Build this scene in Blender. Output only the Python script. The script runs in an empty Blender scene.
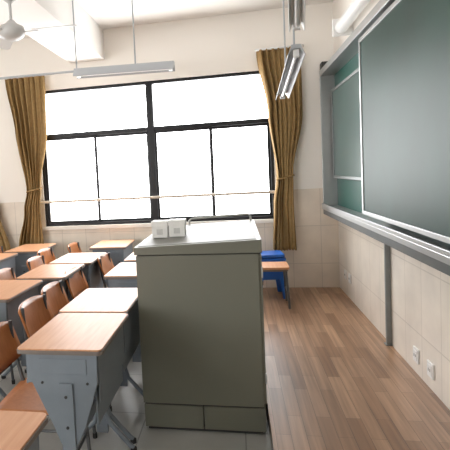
import bpy, math, random
from mathutils import Vector, Matrix
random.seed(4)
sc=bpy.context.scene
D=bpy.data
# ---------------------------------------------------------------- materials
def nm(name):
    m=D.materials.new(name); m.use_nodes=True
    return m,m.node_tree,m.node_tree.nodes["Principled BSDF"]
def mat(name,col,rough=.5,metal=0,noise=.06,scale=14,bump=0,spec=.5,em=0):
    m,nt,b=nm(name)
    N=nt.nodes; L=nt.links
    tc=N.new("ShaderNodeTexCoord"); no=N.new("ShaderNodeTexNoise"); no.inputs["Scale"].default_value=scale
    no.inputs["Detail"].default_value=3
    L.new(tc.outputs["Object"],no.inputs["Vector"])
    r=N.new("ShaderNodeValToRGB")
    r.color_ramp.elements[0].color=[c*(1-noise) for c in col]+[1]
    r.color_ramp.elements[1].color=[min(1,c*(1+noise)) for c in col]+[1]
    r.color_ramp.elements[0].position=.3; r.color_ramp.elements[1].position=.7
    L.new(no.outputs["Fac"],r.inputs[0]); L.new(r.outputs[0],b.inputs["Base Color"])
    b.inputs["Roughness"].default_value=rough; b.inputs["Metallic"].default_value=metal
    b.inputs["Specular IOR Level"].default_value=spec
    if bump:
        bp=N.new("ShaderNodeBump"); bp.inputs["Strength"].default_value=bump; bp.inputs["Distance"].default_value=.01
        L.new(no.outputs["Fac"],bp.inputs["Height"]); L.new(bp.outputs[0],b.inputs["Normal"])
    return m
def wood(name,c1,c2,rough=.35,axis='Y',sc_=3,spec=.5):
    m,nt,b=nm(name); N=nt.nodes; L=nt.links
    g=N.new("ShaderNodeNewGeometry"); mp=N.new("ShaderNodeMapping")
    s=[18*sc_,18*sc_,18*sc_]; s['XYZ'.index(axis)]=1.2*sc_
    mp.inputs["Scale"].default_value=s
    L.new(g.outputs["Position"],mp.inputs["Vector"])
    no=N.new("ShaderNodeTexNoise"); no.inputs["Scale"].default_value=1; no.inputs["Detail"].default_value=4
    L.new(mp.outputs[0],no.inputs["Vector"])
    r=N.new("ShaderNodeValToRGB"); r.color_ramp.elements[0].color=(*c1,1); r.color_ramp.elements[1].color=(*c2,1)
    r.color_ramp.elements[0].position=.3; r.color_ramp.elements[1].position=.7
    L.new(no.outputs["Fac"],r.inputs[0]); L.new(r.outputs[0],b.inputs["Base Color"]); b.inputs["Roughness"].default_value=rough
    b.inputs["Specular IOR Level"].default_value=spec
    return m
def brickmat(name,au,av,c1,c2,mortar,bw,bh,ms,rough,grain=False,paint=None,zsplit=1.25,offset=0.0):
    """brick/plank pattern over world position; au runs along the brick length"""
    m,nt,b=nm(name); N=nt.nodes; L=nt.links
    g=N.new("ShaderNodeNewGeometry"); sp=N.new("ShaderNodeSeparateXYZ"); L.new(g.outputs["Position"],sp.inputs[0])
    cb=N.new("ShaderNodeCombineXYZ"); L.new(sp.outputs[au],cb.inputs[0]); L.new(sp.outputs[av],cb.inputs[1])
    br=N.new("ShaderNodeTexBrick"); L.new(cb.outputs[0],br.inputs["Vector"])
    br.inputs["Scale"].default_value=1; br.inputs["Brick Width"].default_value=bw; br.inputs["Row Height"].default_value=bh
    br.inputs["Mortar Size"].default_value=ms; br.inputs["Mortar Smooth"].default_value=.1
    br.inputs["Color1"].default_value=(*c1,1); br.inputs["Color2"].default_value=(*c2,1); br.inputs["Mortar"].default_value=(*mortar,1)
    br.offset=offset
    br.inputs["Bias"].default_value=0
    mp=N.new("ShaderNodeMapping"); mp.inputs["Scale"].default_value=(1.5,38,1) if grain else (2,2,2)
    L.new(cb.outputs[0],mp.inputs["Vector"])
    no=N.new("ShaderNodeTexNoise"); no.inputs["Scale"].default_value=1 if grain else 2.2; no.inputs["Detail"].default_value=6
    L.new(mp.outputs[0],no.inputs["Vector"])
    mr=N.new("ShaderNodeMapRange"); mr.inputs[1].default_value=.3; mr.inputs[2].default_value=.7
    mr.inputs[3].default_value=.68 if grain else .9; mr.inputs[4].default_value=1.2 if grain else 1.05
    L.new(no.outputs["Fac"],mr.inputs[0])
    mx=N.new("ShaderNodeMix"); mx.data_type='RGBA'; mx.blend_type='MULTIPLY'; mx.inputs[0].default_value=1
    L.new(br.outputs["Color"],mx.inputs[6]); L.new(mr.outputs[0],mx.inputs[7])
    col=mx.outputs[2]
    b.inputs["Roughness"].default_value=rough
    if paint:
        ma=N.new("ShaderNodeMath"); ma.operation='GREATER_THAN'; ma.inputs[1].default_value=zsplit; L.new(sp.outputs[2],ma.inputs[0])
        m2=N.new("ShaderNodeMix"); m2.data_type='RGBA'; L.new(ma.outputs[0],m2.inputs[0]); L.new(col,m2.inputs[6]); m2.inputs[7].default_value=(*paint,1)
        col=m2.outputs[2]
        m3=N.new("ShaderNodeMapRange"); m3.inputs[3].default_value=rough; m3.inputs[4].default_value=.85
        L.new(ma.outputs[0],m3.inputs[0]); L.new(m3.outputs[0],b.inputs["Roughness"])
    L.new(col,b.inputs["Base Color"])
    bp=N.new("ShaderNodeBump"); bp.inputs["Strength"].default_value=.25; bp.inputs["Distance"].default_value=.002; bp.invert=True
    L.new(br.outputs["Fac"],bp.inputs["Height"])
    if not paint: L.new(bp.outputs[0],b.inputs["Normal"])
    return m
PAINT=(.90,.86,.80)
M=dict(
 paint=mat("wall_paint",PAINT,.85,noise=.01,scale=3),
 ceil=mat("ceiling_paint",(.92,.90,.87),.9,noise=.01,scale=3),
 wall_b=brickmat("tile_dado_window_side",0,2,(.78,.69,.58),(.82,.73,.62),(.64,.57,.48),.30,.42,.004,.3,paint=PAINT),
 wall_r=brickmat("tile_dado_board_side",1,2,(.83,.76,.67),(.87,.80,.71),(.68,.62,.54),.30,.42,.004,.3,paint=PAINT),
 floor=brickmat("floor_tile",0,1,(.42,.42,.40),(.46,.46,.43),(.25,.25,.23),.6,.6,.004,.32),
 plank=brickmat("platform_planks",1,0,(.46,.285,.175),(.27,.15,.085),(.13,.075,.045),.55,.075,.0012,.38,grain=True,offset=.37),
 edge=mat("platform_edging",(.22,.19,.16),.5),
 steel=mat("cabinet_steel",(.160,.162,.128),.42,noise=.02,scale=4,spec=.5),
 steeltop=mat("cabinet_top_steel",(.18,.18,.155),.5,noise=.02,scale=4,spec=.4),
 railtop=mat("cabinet_rail_steel",(.38,.38,.35),.4,noise=.02,scale=4),
 gap=mat("dark_gap",(.03,.03,.03),.7),
 desk=wood("desk_top_laminate",(.58,.28,.14),(.66,.35,.19),.42,spec=.32),
 deskg=mat("desk_grey_steel",(.19,.22,.25),.4,noise=.04),
 rim=mat("desk_rim",(.18,.15,.13),.4),
 chair=wood("chair_plywood",(.42,.145,.045),(.50,.19,.065),.32,'Z'),
 tube=mat("tube_steel",(.12,.125,.13),.35,metal=.4),
 black=mat("window_black_aluminium",(.012,.012,.014),.4,spec=.3),
 white=mat("white_enamel",(.82,.82,.80),.35,noise=.01),
 fanw=mat("fan_enamel",(.58,.58,.57),.35,noise=.01),
 lampg=mat("lamp_grey_enamel",(.42,.44,.46),.4,noise=.01),
 alu=mat("aluminium_profile",(.45,.46,.46),.35,metal=.7,noise=.03),
 dalu=mat("dark_aluminium",(.12,.13,.13),.4,metal=.5),
 midalu=mat("board_inner_frame",(.24,.26,.26),.4,metal=.5),
 green=mat("chalkboard_green",(.004,.034,.023),.50,noise=.2,scale=2.2,spec=.2),
 teal=mat("board_teal_back",(.010,.085,.068),.4,noise=.05),
 wb=mat("inner_board",(.055,.105,.095),.28,noise=.08,scale=3),
 cloth=mat("curtain_cloth",(.31,.20,.085),.85,noise=.12,scale=30,bump=.2,spec=.2),
 rail=mat("handrail_steel",(.62,.55,.46),.35,metal=.2),
 blue=mat("blue_plastic",(.01,.12,.50),.35),
 sock=mat("socket_plastic",(.85,.85,.83),.3),
 box=mat("box_card",(.80,.79,.76),.5),
 dbox=mat("box_card_grey",(.55,.55,.53),.5),  # darker grey of the small patch on each chalk box front
 tubelight=mat("tube_glass",(.9,.9,.9),.3,noise=0),
)
# ---------------------------------------------------------------- mesh builder
class B:
    def __init__(s): s.v=[];s.f=[];s.m=[];s.sm=[];s.mats=[]
    def mi(s,k):
        if k not in s.mats: s.mats.append(k)
        return s.mats.index(k)
    def add(s,vs,fs,k,smooth=False):
        o=len(s.v); s.v+= [tuple(v) for v in vs]; i=s.mi(k)
        for f in fs: s.f.append([o+a for a in f]); s.m.append(i); s.sm.append(smooth)
    def box(s,a,b,k,M_=None):
        x0,y0,z0=[min(p,q) for p,q in zip(a,b)]; x1,y1,z1=[max(p,q) for p,q in zip(a,b)]
        vs=[Vector(p) for p in [(x0,y0,z0),(x1,y0,z0),(x1,y1,z0),(x0,y1,z0),(x0,y0,z1),(x1,y0,z1),(x1,y1,z1),(x0,y1,z1)]]
        if M_: vs=[M_@v for v in vs]
        s.add(vs,[(0,3,2,1),(4,5,6,7),(0,1,5,4),(1,2,6,5),(2,3,7,6),(3,0,4,7)],k)
    def tube(s,pts,r,k,n=10,cap=True):
        pts=[Vector(p) for p in pts]; vs=[];fs=[]
        up=None
        for i,p in enumerate(pts):
            t=(pts[min(i+1,len(pts)-1)]-pts[max(i-1,0)]).normalized()
            if up is None:
                up=Vector((0,0,1)) if abs(t.z)<.9 else Vector((1,0,0))
            a=(up-t*up.dot(t)).normalized(); b=t.cross(a); up=a
            rr=r[i] if isinstance(r,(list,tuple)) else r
            for j in range(n):
                th=2*math.pi*j/n; vs.append(p+a*math.cos(th)*rr+b*math.sin(th)*rr)
        for i in range(len(pts)-1):
            for j in range(n):
                fs.append((i*n+j,i*n+(j+1)%n,(i+1)*n+(j+1)%n,(i+1)*n+j))
        s.add(vs,fs,k,True)
        if cap:
            s.add(vs[:n],[tuple(range(n))[::-1]],k); s.add(vs[-n:],[tuple(range(n))],k)
    def prism(s,poly,off,k):
        n=len(poly); off=Vector(off); vs=[Vector(p) for p in poly]+[Vector(p)+off for p in poly]
        s.add(vs,[tuple(range(n))[::-1],tuple(range(n,2*n))]+[(i,(i+1)%n,n+(i+1)%n,n+i) for i in range(n)],k)
    def lathe(s,c,prof,k,n=24):
        vs=[];fs=[]
        for r,z in prof:
            for j in range(n):
                t=2*math.pi*j/n; vs.append((c[0]+r*math.cos(t),c[1]+r*math.sin(t),c[2]+z))
        for i in range(len(prof)-1):
            for j in range(n): fs.append((i*n+j,i*n+(j+1)%n,(i+1)*n+(j+1)%n,(i+1)*n+j))
        s.add(vs,fs,k,True)
    def slab(s,fn,nu,nv,th,k):
        """curved sheet with thickness; fn(u,v)->(pos,normal)"""
        A=[];Bv=[]
        for i in range(nu+1):
            for j in range(nv+1):
                p,nn=fn(i/nu,j/nv); p=Vector(p);nn=Vector(nn).normalized()
                A.append(p+nn*th/2);Bv.append(p-nn*th/2)
        w=nv+1;o=len(A);fs=[]
        for i in range(nu):
            for j in range(nv):
                q=(i*w+j,(i+1)*w+j,(i+1)*w+j+1,i*w+j+1); fs.append(q); fs.append(tuple(o+a for a in q[::-1]))
        for i in range(nu):
            fs.append((i*w,o+i*w,o+(i+1)*w,(i+1)*w)); a=i*w+nv; fs.append((a,a+w,o+a+w,o+a))
        for j in range(nv):
            fs.append((j,j+1,o+j+1,o+j)); a=nu*w+j; fs.append((a,o+a,o+a+1,a+1))
        s.add(A+Bv,fs,k,True)
    def obj(s,name,loc=(0,0,0),rot=0,bevel=0,mesh=None):
        if mesh is None:
            mesh=D.meshes.new(name); mesh.from_pydata(s.v,[],s.f)
            for k in s.mats: mesh.materials.append(M[k])
            mesh.polygons.foreach_set("material_index",s.m); mesh.polygons.foreach_set("use_smooth",s.sm)
            import bmesh
            bm=bmesh.new(); bm.from_mesh(mesh); bmesh.ops.recalc_face_normals(bm,faces=bm.faces); bm.to_mesh(mesh); bm.free()
            mesh.update()
        o=D.objects.new(name,mesh); bpy.context.collection.objects.link(o); o.location=loc; o.rotation_euler=(0,0,rot)
        if bevel:
            md=o.modifiers.new("bevel","BEVEL"); md.width=bevel; md.segments=2; md.limit_method='ANGLE'; md.angle_limit=math.radians(50)
        return o
# ---------------------------------------------------------------- room shell
XR=1.08; YB=5.79; CZ=3.22; XL=-7.6; YF=-2.0; T=.24
def wallx(name,y0,y1,openings,matk,x0,x1):
    b=B(); xs=x0
    for (a,c,z0,z1) in sorted(openings):
        b.box((xs,y0,0),(a,y1,CZ),matk); b.box((a,y0,0),(c,y1,z0),matk); b.box((a,y0,z1),(c,y1,CZ),matk); xs=c
    b.box((xs,y0,0),(x1,y1,CZ),matk); return b.obj(name)
W1=(-2.31,.43,.93,2.58); W2=(-6.4,-3.5,.93,2.58); W3=(-6.4,-2.2,.95,2.65)
wallx("wall_window_side",YB,YB+T,[W1,W2],"wall_b",XL,XR+T)
wallx("wall_corridor_side",YF-T,YF,[W3],"wall_b",XL,XR+T)
b=B(); b.box((XR,YF,0),(XR+T,YB,CZ),"wall_r"); b.obj("wall_board_side")
b=B(); b.box((XL-T,YF,0),(XL,YB,CZ),"wall_r"); b.obj("wall_rear_side")
b=B(); b.box((XL-T,YF-T,-.1),(XR+T,YB+T,0),"floor"); b.obj("floor")
b=B(); b.box((XL-T,YF-T,CZ),(XR+T,YB+T,CZ+.15),"ceil"); b.obj("ceiling")
b=B(); b.box((-1.86,YF,2.87),(-1.44,YB,CZ),"ceil"); b.obj("trim_ceiling_beam")
b=B(); b.box((-5.4,YF,2.87),(-5.0,YB,CZ),"ceil"); b.obj("trim_ceiling_beam.001")
# raised teaching platform
b=B(); b.box((.135,YF+.03,0.001),(XR-.002,YB-.002,.135),"edge"); b.box((.13,YF+.03,.135),(XR-.002,YB-.002,.15),"plank"); b.obj("teaching_platform")
# ---------------------------------------------------------------- windows
def window(name,W,y,inner=True):
    x0,x1,z0,z1=W; b=B(); k="black"
    def fr(a,c,e,f,t,ya,yb):
        b.box((a,ya,e),(a+t,yb,f),k); b.box((c-t,ya,e),(c,yb,f),k); b.box((a+t,ya,e),(c-t,yb,e+t),k); b.box((a+t,ya,f-t),(c-t,yb,f),k)
    n=max(1,round((x1-x0)/1.4)); w=(x1-x0)/n
    fr(x0,x1,z0,z1,.035,y,y+.07)
    zt=2.03
    b.box((x0+.035,y,zt-.025),(x1-.035,y+.07,zt+.025),k)
    for i in range(1,n): b.box((x0+i*w-.04,y-.01,z0+.03),(x0+i*w+.04,y+.08,z1-.03),k)
    for i in range(n):
        a=x0+i*w+.035; c=x0+(i+1)*w-.035; mid=(a+c)/2
        fr(a,mid+.02,z0+.035,zt-.025,.028,y+.012,y+.034)
        fr(mid-.02,c,z0+.035,zt-.025,.028,y+.036,y+.058)
    return b.obj(name,bevel=.003)
window("window_1",W1,YB+.015)
window("window_2",W2,YB+.08)
window("window_3",W3,YF-.16)
b=B(); b.box((W1[0]-.03,YB-.03,.89),(W1[1]+.03,YB-.001,.93),"paint"); b.obj("trim_window_sill")
b=B(); b.tube([(-2.335,YB-.045,1.235),(.455,YB-.045,1.235)],.016,"rail")
for x in (-2.33,.45): b.tube([(x,YB-.045,1.235),(x,YB-.0005,1.235)],.012,"rail"); b.tube([(x,YB-.008,1.235),(x,YB-.0005,1.235)],.03,"rail",14)
b.obj("window_guard_rail")
# ---------------------------------------------------------------- curtains
def curtain(name,keys,y,ph):
    b=B(); nz=60; nu=110; vs=[];fs=[]
    z0=keys[-1][0]; z1=keys[0][0]
    def ev(z):
        for (za,ca,wa),(zb,cb,wb_) in zip(keys,keys[1:]):
            if z<=za and z>=zb:
                t=(za-z)/(za-zb); t=t*t*(3-2*t); return ca+(cb-ca)*t, wa+(wb_-wa)*t
        return keys[-1][1:]
    for i in range(nz+1):
        z=z1+(z0-z1)*i/nz; c,w=ev(z)
        for j in range(nu+1):
            u=j/nu
            amp=.028+.018*math.sin(u*5+ph)
            if w<.24: amp*=.6+w
            fold=amp*math.sin(u*math.pi*2*7+ph+.7*math.sin(z*1.6+u*4))+.008*math.sin(u*70+z*3)
            x=c+(u-.5)*w+.006*math.sin(u*50+z*4)
            vs.append((x,y+fold,z+.012*math.sin(u*50)*(1 if i==nz else 0)))
    w=nu+1
    for i in range(nz):
        for j in range(nu): fs.append((i*w+j,i*w+j+1,(i+1)*w+j+1,(i+1)*w+j))
    b.add(vs,fs,"cloth",True)
    tie=keys[2]
    pts=[]
    for t in range(17):
        a=2*math.pi*t/16; pts.append((tie[1]+math.cos(a)*(tie[2]/2+.004),y+math.sin(a)*.045,tie[0]-.01+.02*math.cos(a)))
    b.tube(pts,.010,"cloth",8)
    b.tube([(keys[0][1]-keys[0][2]/2-.02,y,z1+.005),(keys[0][1]+keys[0][2]/2+.02,y,z1+.005)],.012,"white")
    for s_ in (-.4,.4): b.tube([(keys[0][1]+s_*keys[0][2],y,z1+.005),(keys[0][1]+s_*keys[0][2],YB-.001,z1+.005)],.008,"white",8)
    o=b.obj(name)
    md=o.modifiers.new("s","SOLIDIFY"); md.thickness=.003
    return o
curtain("curtain",[(2.74,-2.40,.50),(2.1,-2.38,.40),(1.40,-2.38,.18),(1.15,-2.42,.22),(.68,-2.47,.34)],YB-.12,.3)
curtain("curtain",[(2.77,.51,.46),(2.1,.55,.36),(1.40,.53,.17),(1.1,.51,.20),(.60,.50,.24)],YB-.12,1.7)
curtain("curtain",[(2.74,-3.45,.50),(2.1,-3.40,.42),(1.60,-3.36,.22),(1.2,-3.10,.46),(.62,-3.05,.62)],YB-.12,.9)
# ---------------------------------------------------------------- lectern cabinet
b=B()
x0,x1,y0,y1=-.58,.12,2.80,3.90
b.box((x0+.02,y0+.02,0),(x1-.02,y1-.02,.03),"gap")
xm=(x0+x1)/2
b.box((x0+.004,y0+.004,.02),(xm-.003,y1-.004,.155),"steel"); b.box((xm+.003,y0+.004,.02),(x1-.004,y1-.004,.155),"steel")
b.box((x0+.01,y0+.012,.15),(x1-.01,y1-.012,.17),"gap")
b.box((x0,y0,.165),(x1-.012,y1,1.035),"steel")
b.box((x0+.006,y0+.006,1.03),(x1-.012,y1-.006,1.045),"gap")
b.prism([(x0-.008,y0-.008,1.042),(x1+.006,y0-.008,1.042),(x1+.006,y0-.008,1.115),(x0-.008,y0-.008,1.085)],(0,y1-y0+.016,0),"steel")
b.prism([(x0+.01,y0+.02,1.0850),(x1-.02,y0+.02,1.1125),(x1-.02,y0+.02,1.117),(x0+.01,y0+.02,1.089)],(0,y1-y0-.04,0),"steeltop")
ym=(y0+y1)/2
b.box((x1-.012,y0+.01,.18),(x1+.004,ym-.004,1.03),"steel"); b.box((x1-.012,ym+.004,.18),(x1+.004,y1-.01,1.03),"steel")
b.tube([(x1+.004,ym-.05,.55),(x1+.02,ym-.05,.56),(x1+.02,ym-.05,.68),(x1+.004,ym-.05,.69)],.006,"alu",8)
b.tube([(x1+.003,y0+.05,.86),(x1+.009,y0+.05,.86)],.012,"gap",12)
for z in (.3,.9): b.box((x1,y0+.004,z),(x1+.008,y0+.018,z+.06),"alu")
b.tube([(-.36,y1-.05,1.09),(-.36,y1-.05,1.13),(-.34,y1-.05,1.145),(.08,y1-.05,1.165),(.10,y1-.05,1.15),(.10,y1-.05,1.10)],.008,"railtop",10)
b.obj("lectern_cabinet",bevel=.004)
for i,x in enumerate((-.535,-.425)):
    zb_=1.0952+i*.0046
    b=B(); b.box((x,3.14,zb_),(x+.1,3.24,zb_+.095),"box"); b.box((x-.003,3.137,zb_+.07),(x+.103,3.243,zb_+.105),"box")
    b.box((x+.03,3.1385,zb_+.02),(x+.07,3.141,zb_+.055),"dbox"); b.obj("chalk_box",bevel=.003)
# ---------------------------------------------------------------- chalkboard
b=B(); ya,yb=.6,5.60; zb,zt=1.07,2.42
b.box((1.04,ya,zb),(XR-.001,yb,zt),"teal")
b.box((.90,ya,.985),(1.0,yb,1.04),"dalu"); b.box((.885,ya,1.04),(XR-.001,yb,1.075),"alu"); b.box((.885,ya,1.075),(.90,yb,1.10),"alu")
b.box((1.0,ya,1.0),(XR-.001,yb,1.04),"dalu")
b.box((.90,ya,zt),(XR-.001,yb,zt+.06),"alu")
b.box((.90,yb-.03,1.075),(XR-.001,yb,zt),"alu")
def panel(x,y0_,y1_,z0_,z1_,k,t=.022,fk="alu"):
    f=.028
    b.box((x,y0_+f,z0_+f),(x+.01,y1_-f,z1_-f),k)
    b.box((x-.008,y0_,z0_),(x+t,y0_+f,z1_),fk); b.box((x-.008,y1_-f,z0_),(x+t,y1_,z1_),fk)
    b.box((x-.008,y0_+f,z0_),(x+t,y1_-f,z0_+f),fk); b.box((x-.008,y0_+f,z1_-f),(x+t,y1_-f,z1_),fk)
panel(1.0,4.02,5.50,1.36,2.26,"wb",fk="midalu")
panel(.925,2.3,4.0,1.12,2.40,"green"); panel(.925,.65,2.295,1.12,2.40,"green")
b.obj("sliding_chalkboard",bevel=.002)
b=B(); b.box((1.045,3.91,.152),(1.0795,3.94,.984),"midalu"); b.box((1.035,3.895,.151),(1.0795,3.955,.158),"midalu"); b.box((1.035,3.895,.978),(1.0795,3.955,.984),"midalu"); b.obj("chalkboard_support_post",bevel=.002)
b=B(); b.tube([(.98,2.2,2.72),(.98,4.9,2.72)],.055,"white",16)
for y in (2.2,4.9): b.box((.91,y-.02,2.65),(XR-.0005,y+.02,2.80),"white")
b.obj("projection_screen_housing",bevel=.004)
def sock(y,z,name="wall_socket"):
    b=B(); b.box((XR-.01,y-.045,z-.045),(XR-.0005,y+.045,z+.045),"sock"); b.box((XR-.013,y-.03,z-.03),(XR-.009,y+.03,z+.03),"sock")
    for s_ in (-.012,.012): b.box((XR-.0145,y+s_-.002,z-.01),(XR-.0125,y+s_+.002,z+.008),"gap")
    b.obj(name,bevel=.002)
sock(3.39,.27); sock(3.15,.27); sock(5.45,.36); sock(5.25,.36)
b=B(); b.box((.93,5.63,2.44),(1.05,5.76,2.58),"gap")
b.tube([(.99,5.622,2.51),(.99,5.632,2.51)],.04,"tube",18); b.box((1.05,5.68,2.49),(1.0795,5.71,2.53),"gap"); b.obj("wall_loudspeaker",bevel=.006)
# ---------------------------------------------------------------- fluorescent fixtures
def lamp(p,q,rods,refl="white",w=.07):
    p=Vector(p);q=Vector(q);d=(q-p).normalized(); s=d.cross(Vector((0,0,1))).normalized(); u=s.cross(d)
    b=B()
    prof=[(-w,-.045),(-w+.004,-.047),(-.028,.002),(.028,.002),(w-.004,-.047),(w,-.045),(.03,.03),(-.03,.03)]
    b.prism([p+s*a+u*c for a,c in prof],q-p,refl)
    b.tube([p+d*.05-u*.028,q-d*.05-u*.028],.014,"tubelight",12)
    for e,sg in ((p,1),(q,-1)): b.prism([e+d*sg*.02+s*a+u*c for a,c in [(-.02,-.05),(.02,-.05),(.02,.0),(-.02,.0)]],d*sg*.03,"white")
    for t in rods:
        a=p+(q-p)*t+u*.03; b.tube([a,(a.x,a.y,CZ)],.007,"lampg",8); b.lathe((a.x,a.y,CZ-.03),[(.008,0),(.03,.012),(.03,.03)],"white",14)
    return b
b=lamp((-1.44,4.6,2.50),(-.50,4.6,2.48),(.02,.62),"lampg")
b.tube([(-1.44,4.6,2.51),(-2.9,4.6,2.52)],.011,"lampg",8)
b.obj("fluorescent_lamp")
b=lamp((.45,4.86,2.17),(.45,3.72,2.32),(.35,.9),"lampg",.06); b.obj("board_lamp")
b=lamp((.43,3.50,2.42),(.36,2.85,2.60),(.3,.85),"white",.05); b.obj("board_lamp")
b=lamp((-4.2,2.6,2.50),(-3.0,2.6,2.50),(.1,.9)); b.obj("fluorescent_lamp")
# ---------------------------------------------------------------- ceiling fan
b=B(); c=(-1.56,3.5,2.60)
b.tube([(c[0],c[1],c[2]+.05),(c[0],c[1],2.87)],.012,"fanw"); b.lathe((c[0],c[1],2.80),[(.014,0),(.05,.03),(.05,.07)],"fanw")
b.lathe(c,[(.0,-.06),(.05,-.06),(.09,-.035),(.10,0),(.09,.03),(.05,.05),(.02,.08),(.0,.08)],"fanw")
for i in range(3):
    Rm=Matrix.Translation(c)@Matrix.Rotation(math.radians(5+120*i),4,'Z')@Matrix.Rotation(math.radians(14),4,'X')
    b.box((.08,-.015,-.012),(.2,.015,-.004),"fanw",Rm)
    poly=[(.16,-.045,0),(.42,-.062,0),(.47,-.05,0),(.49,0,0),(.47,.05,0),(.42,.062,0),(.16,.045,0)]
    b.prism([Rm@Vector(p) for p in poly],Rm.to_3x3()@Vector((0,0,.006)),"fanw")
b.obj("ceiling_fan")
# ---------------------------------------------------------------- school desks
def desk_mesh():
    b=B(); hx,hy=.20,.29
    def rr(hx,hy,r,z,n=5):
        p=[]
        for cx,cy,a0 in ((hx-r,hy-r,0),(-hx+r,hy-r,90),(-hx+r,-hy+r,180),(hx-r,-hy+r,270)):
            for i in range(n+1):
                a=math.radians(a0+90*i/n); p.append((cx+r*math.cos(a),cy+r*math.sin(a),z))
        return p
    b.prism(rr(hx,hy,.025,.735),(0,0,.018),"rim"); b.prism(rr(hx-.003,hy-.003,.023,.753),(0,0,.007),"desk")
    z0,z1=.59,.735; ex,ey=.17,.25
    b.box((-ex,-ey,z0),(ex,ey,z0+.004),"deskg")
    b.box((-ex,-ey,z0),(ex,-ey+.004,z1),"deskg"); b.box((-ex,ey-.004,z0),(ex,ey,z1),"deskg"); b.box((ex-.004,-ey,z0-.08),(ex,ey,z1),"deskg")
    b.box((-ex-.004,-ey,z0-.004),(-ex+.004,ey,z0+.016),"deskg")
    for s in (-1,1):
        yo=s*.256
        b.prism([(-.15,yo,.735),(.17,yo,.735),(.165,yo,.60),(.10,yo,.40),(.06,yo,.32),(-.02,yo,.32),(-.05,yo,.40),(-.14,yo,.60)],(0,s*.010,0),"deskg")
        b.box((-.10,yo+s*.009,.64),(.12,yo+s*.014,.71),"deskg")
        b.box((-.012,yo-s*.008,.10),(.052,yo+s*.020,.60),"deskg")
        for x,z in ((.02,.54),(.02,.40)): b.tube([(x,yo+s*.019,z),(x,yo+s*.024,z)],.007,"gap",10)
        for x in (-.09,.12): b.tube([(x,yo+s*.009,.60),(x,yo+s*.014,.60)],.006,"gap",10)
        b.tube([(.02,yo,.30),(.06,yo,.16),(.17,yo,.035),(.19,yo,.02)],.014,"deskg",8)
        b.tube([(.02,yo,.30),(-.02,yo,.16),(-.15,yo,.035),(-.17,yo,.02)],.014,"deskg",8)
        for x in (.19,-.17): b.tube([(x,yo,0),(x,yo,.022)],.018,"gap",10)
    b.box((.03,-.25,.30),(.045,.25,.36),"deskg")
    b.box((.148,-.246,.40),(.154,.246,.60),"deskg")
    return b
db=desk_mesh(); first=None
desks=[(-.79,2.31,0),(-.81,2.91,0),(-.81,1.17,0),(-.80,3.87,0),(-.80,4.55,1),(-1.64,3.20,-1),(-1.50,3.84,1),(-1.47,4.46,0),(-1.36,5.36,1),(-2.27,5.22,0),(-2.5,3.9,1),(-2.45,4.55,0),(-2.6,2.6,0),(-1.72,2.3,0),(-3.3,5.2,0),(-3.35,4.4,0)]
for i,(x,y,r) in enumerate(desks):
    if first is None: o=db.obj("school_desk",(x,y,0),0,.003); first=o.data
    else: o=db.obj("school_desk",(x,y,0),math.radians(r),.003,mesh=first)
# ---------------------------------------------------------------- school chairs
def chair_mesh():
    b=B()
    def back(u,v):
        y=(u-.5)*.38; e=abs(u-.5)*2
        z=.66+(v-.5)*.22*(1-.25*e**4)
        x=-.19-.035*(1-e*e)-.06*(v-.5)
        return (x,y,z),(1,.0+(-.35*(u-.5)),.25)
    b.slab(back,14,6,.012,"chair")
    def seat(u,v):
        y=(u-.5)*.38; x=-.17+v*.36; e=abs(u-.5)*2
        z=.425-.012*(1-e*e)*math.sin(v*math.pi)-.02*max(0,v-.85)/.15
        return (x*(1-.04*e**6),y,z),(0,0,1)
    b.slab(seat,12,10,.013,"chair")
    for s in (-1,1):
        y=s*.165
        b.tube([(-.21,y,.76),(-.20,y,.60),(-.17,y,.48),(-.155,y,.41),(-.19,y,.015)],.011,"tube",8)
        b.tube([(-.155,y,.41),(.12,y,.412),(.155,y,.39),(.165,y,.36),(.19,y,.015)],.011,"tube",8)
        b.tube([(-.18,y,.15),(.18,y,.15)],.008,"tube",8)
        for x in (-.19,.19): b.tube([(x,y,0),(x,y,.03)],.014,"gap",8)
    for x,z in ((.155,.39),(-.157,.40),(.18,.15)): b.tube([(x,-.165,z),(x,.165,z)],.008,"tube",8)
    return b
cbm=chair_mesh(); first=None
chairs=[(-1.00,2.29,2),(-1.04,2.85,-1),(-1.07,3.27,1),(-1.10,3.83,-1),(-1.03,4.54,0),(-1.05,1.17,0),(-1.72,3.84,1),(-1.69,4.46,-1),(-1.87,3.2,0),(-1.61,5.38,1),(-1.80,4.98,-1),(-2.50,5.22,0),(-2.69,4.55,0),(-2.74,3.9,0),(-1.95,2.3,0),(-2.83,2.6,0)]
for x,y,r in chairs:
    r=math.radians(r)
    if first is None: o=cbm.obj("school_chair",(x,y,0),r); first=o.data
    else: o=cbm.obj("school_chair",(x,y,0),r,mesh=first)
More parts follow.
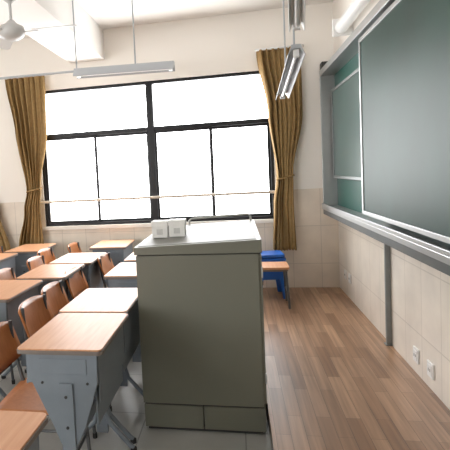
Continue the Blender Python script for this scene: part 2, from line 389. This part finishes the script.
# ---------------------------------------------------------------- stools by the window
b=B()
def sq(h,z,r,n=4):
    p=[]
    for cx,cy,a0 in ((h-r,h-r,0),(-h+r,h-r,90),(-h+r,-h+r,180),(h-r,-h+r,270)):
        for i in range(n+1):
            a=math.radians(a0+90*i/n); p.append((cx+r*math.cos(a),cy+r*math.sin(a),z))
    return p
b.prism(sq(.145,.43,.03),(0,0,.03),"blue"); b.prism(sq(.155,.37,.03),(0,0,.05),"blue")
for sx in (-1,1):
    for sy in (-1,1):
        b.prism([(sx*.13,sy*.13,.42),(sx*.05,sy*.13,.42),(sx*.11,sy*.165,0),(sx*.165,sy*.165,0)],(0,-sy*.012,0),"blue")
        b.prism([(sx*.13,sy*.13,.42),(sx*.13,sy*.05,.42),(sx*.165,sy*.11,0),(sx*.165,sy*.165,0)],(-sx*.012,0,0),"blue")
for s in (-1,1):
    b.box((-.14,s*.140-.005,.20),(.14,s*.140+.005,.40),"blue"); b.box((s*.140-.005,-.14,.20),(s*.140+.005,.14,.40),"blue")
b.obj("blue_plastic_stool",(.31,5.42,.15),.1,.004)
b=B()
b.prism(sq(.16,.38,.02),(0,0,.022),"desk"); b.prism(sq(.15,.36,.02),(0,0,.02),"rim")
for sx in (-1,1):
    for sy in (-1,1): b.tube([(sx*.13,sy*.13,.37),(sx*.15,sy*.15,0)],.011,"tube",8)
for s in (-1,1): b.tube([(s*.142,-.142,.15),(s*.142,.142,.15)],.008,"tube",8)
b.obj("wooden_stool",(.31,5.05,.15),.0,.002)
# ---------------------------------------------------------------- daylight
w=D.worlds.new("sky"); sc.world=w; w.use_nodes=True
bg=w.node_tree.nodes["Background"]; bg.inputs[0].default_value=(.985,.99,1,1); bg.inputs[1].default_value=10.0
def portal(x0,x1,z0,z1,y,inward):
    l=D.lights.new("daylight_portal","AREA"); l.shape='RECTANGLE'; l.size=x1-x0; l.size_y=z1-z0; l.cycles.is_portal=True
    o=D.objects.new("daylight_portal",l); bpy.context.collection.objects.link(o)
    o.location=((x0+x1)/2,y,(z0+z1)/2); o.rotation_euler=(math.radians(90) if inward>0 else math.radians(-90),0,0)
    return o
portal(W1[0],W1[1],W1[2],W1[3],YB+T+.01,-1)
portal(W2[0],W2[1],W2[2],W2[3],YB+T+.01,-1)
portal(W3[0],W3[1],W3[2],W3[3],YF-T-.01,1)
# ---------------------------------------------------------------- camera
PX,PY,F=130.,210.,500.
V=Vector((235-PX,170-PY,F)).normalized(); t=2465
X=-Vector((235-t-PX,170+0.055*t-PY,F)); X=(X-V*X.dot(V)).normalized(); Z=X.cross(V)
if Z.y>0: Z=-Z
Rwc=Matrix(((X.x,V.x,Z.x),(-X.y,-V.y,-Z.y),(-X.z,-V.z,-Z.z)))
cam=D.cameras.new("camera"); co=D.objects.new("camera",cam); bpy.context.collection.objects.link(co)
co.matrix_world=Matrix.Translation((0,0,1.5))@Rwc.transposed().to_4x4()
cam.sensor_width=36; cam.lens=F/450*36; cam.shift_x=(225-PX)/450; cam.shift_y=(PY-225)/450; cam.clip_start=.05
sc.camera=co
sc.view_settings.view_transform='Standard'; sc.view_settings.look='None'; sc.view_settings.exposure=0.15
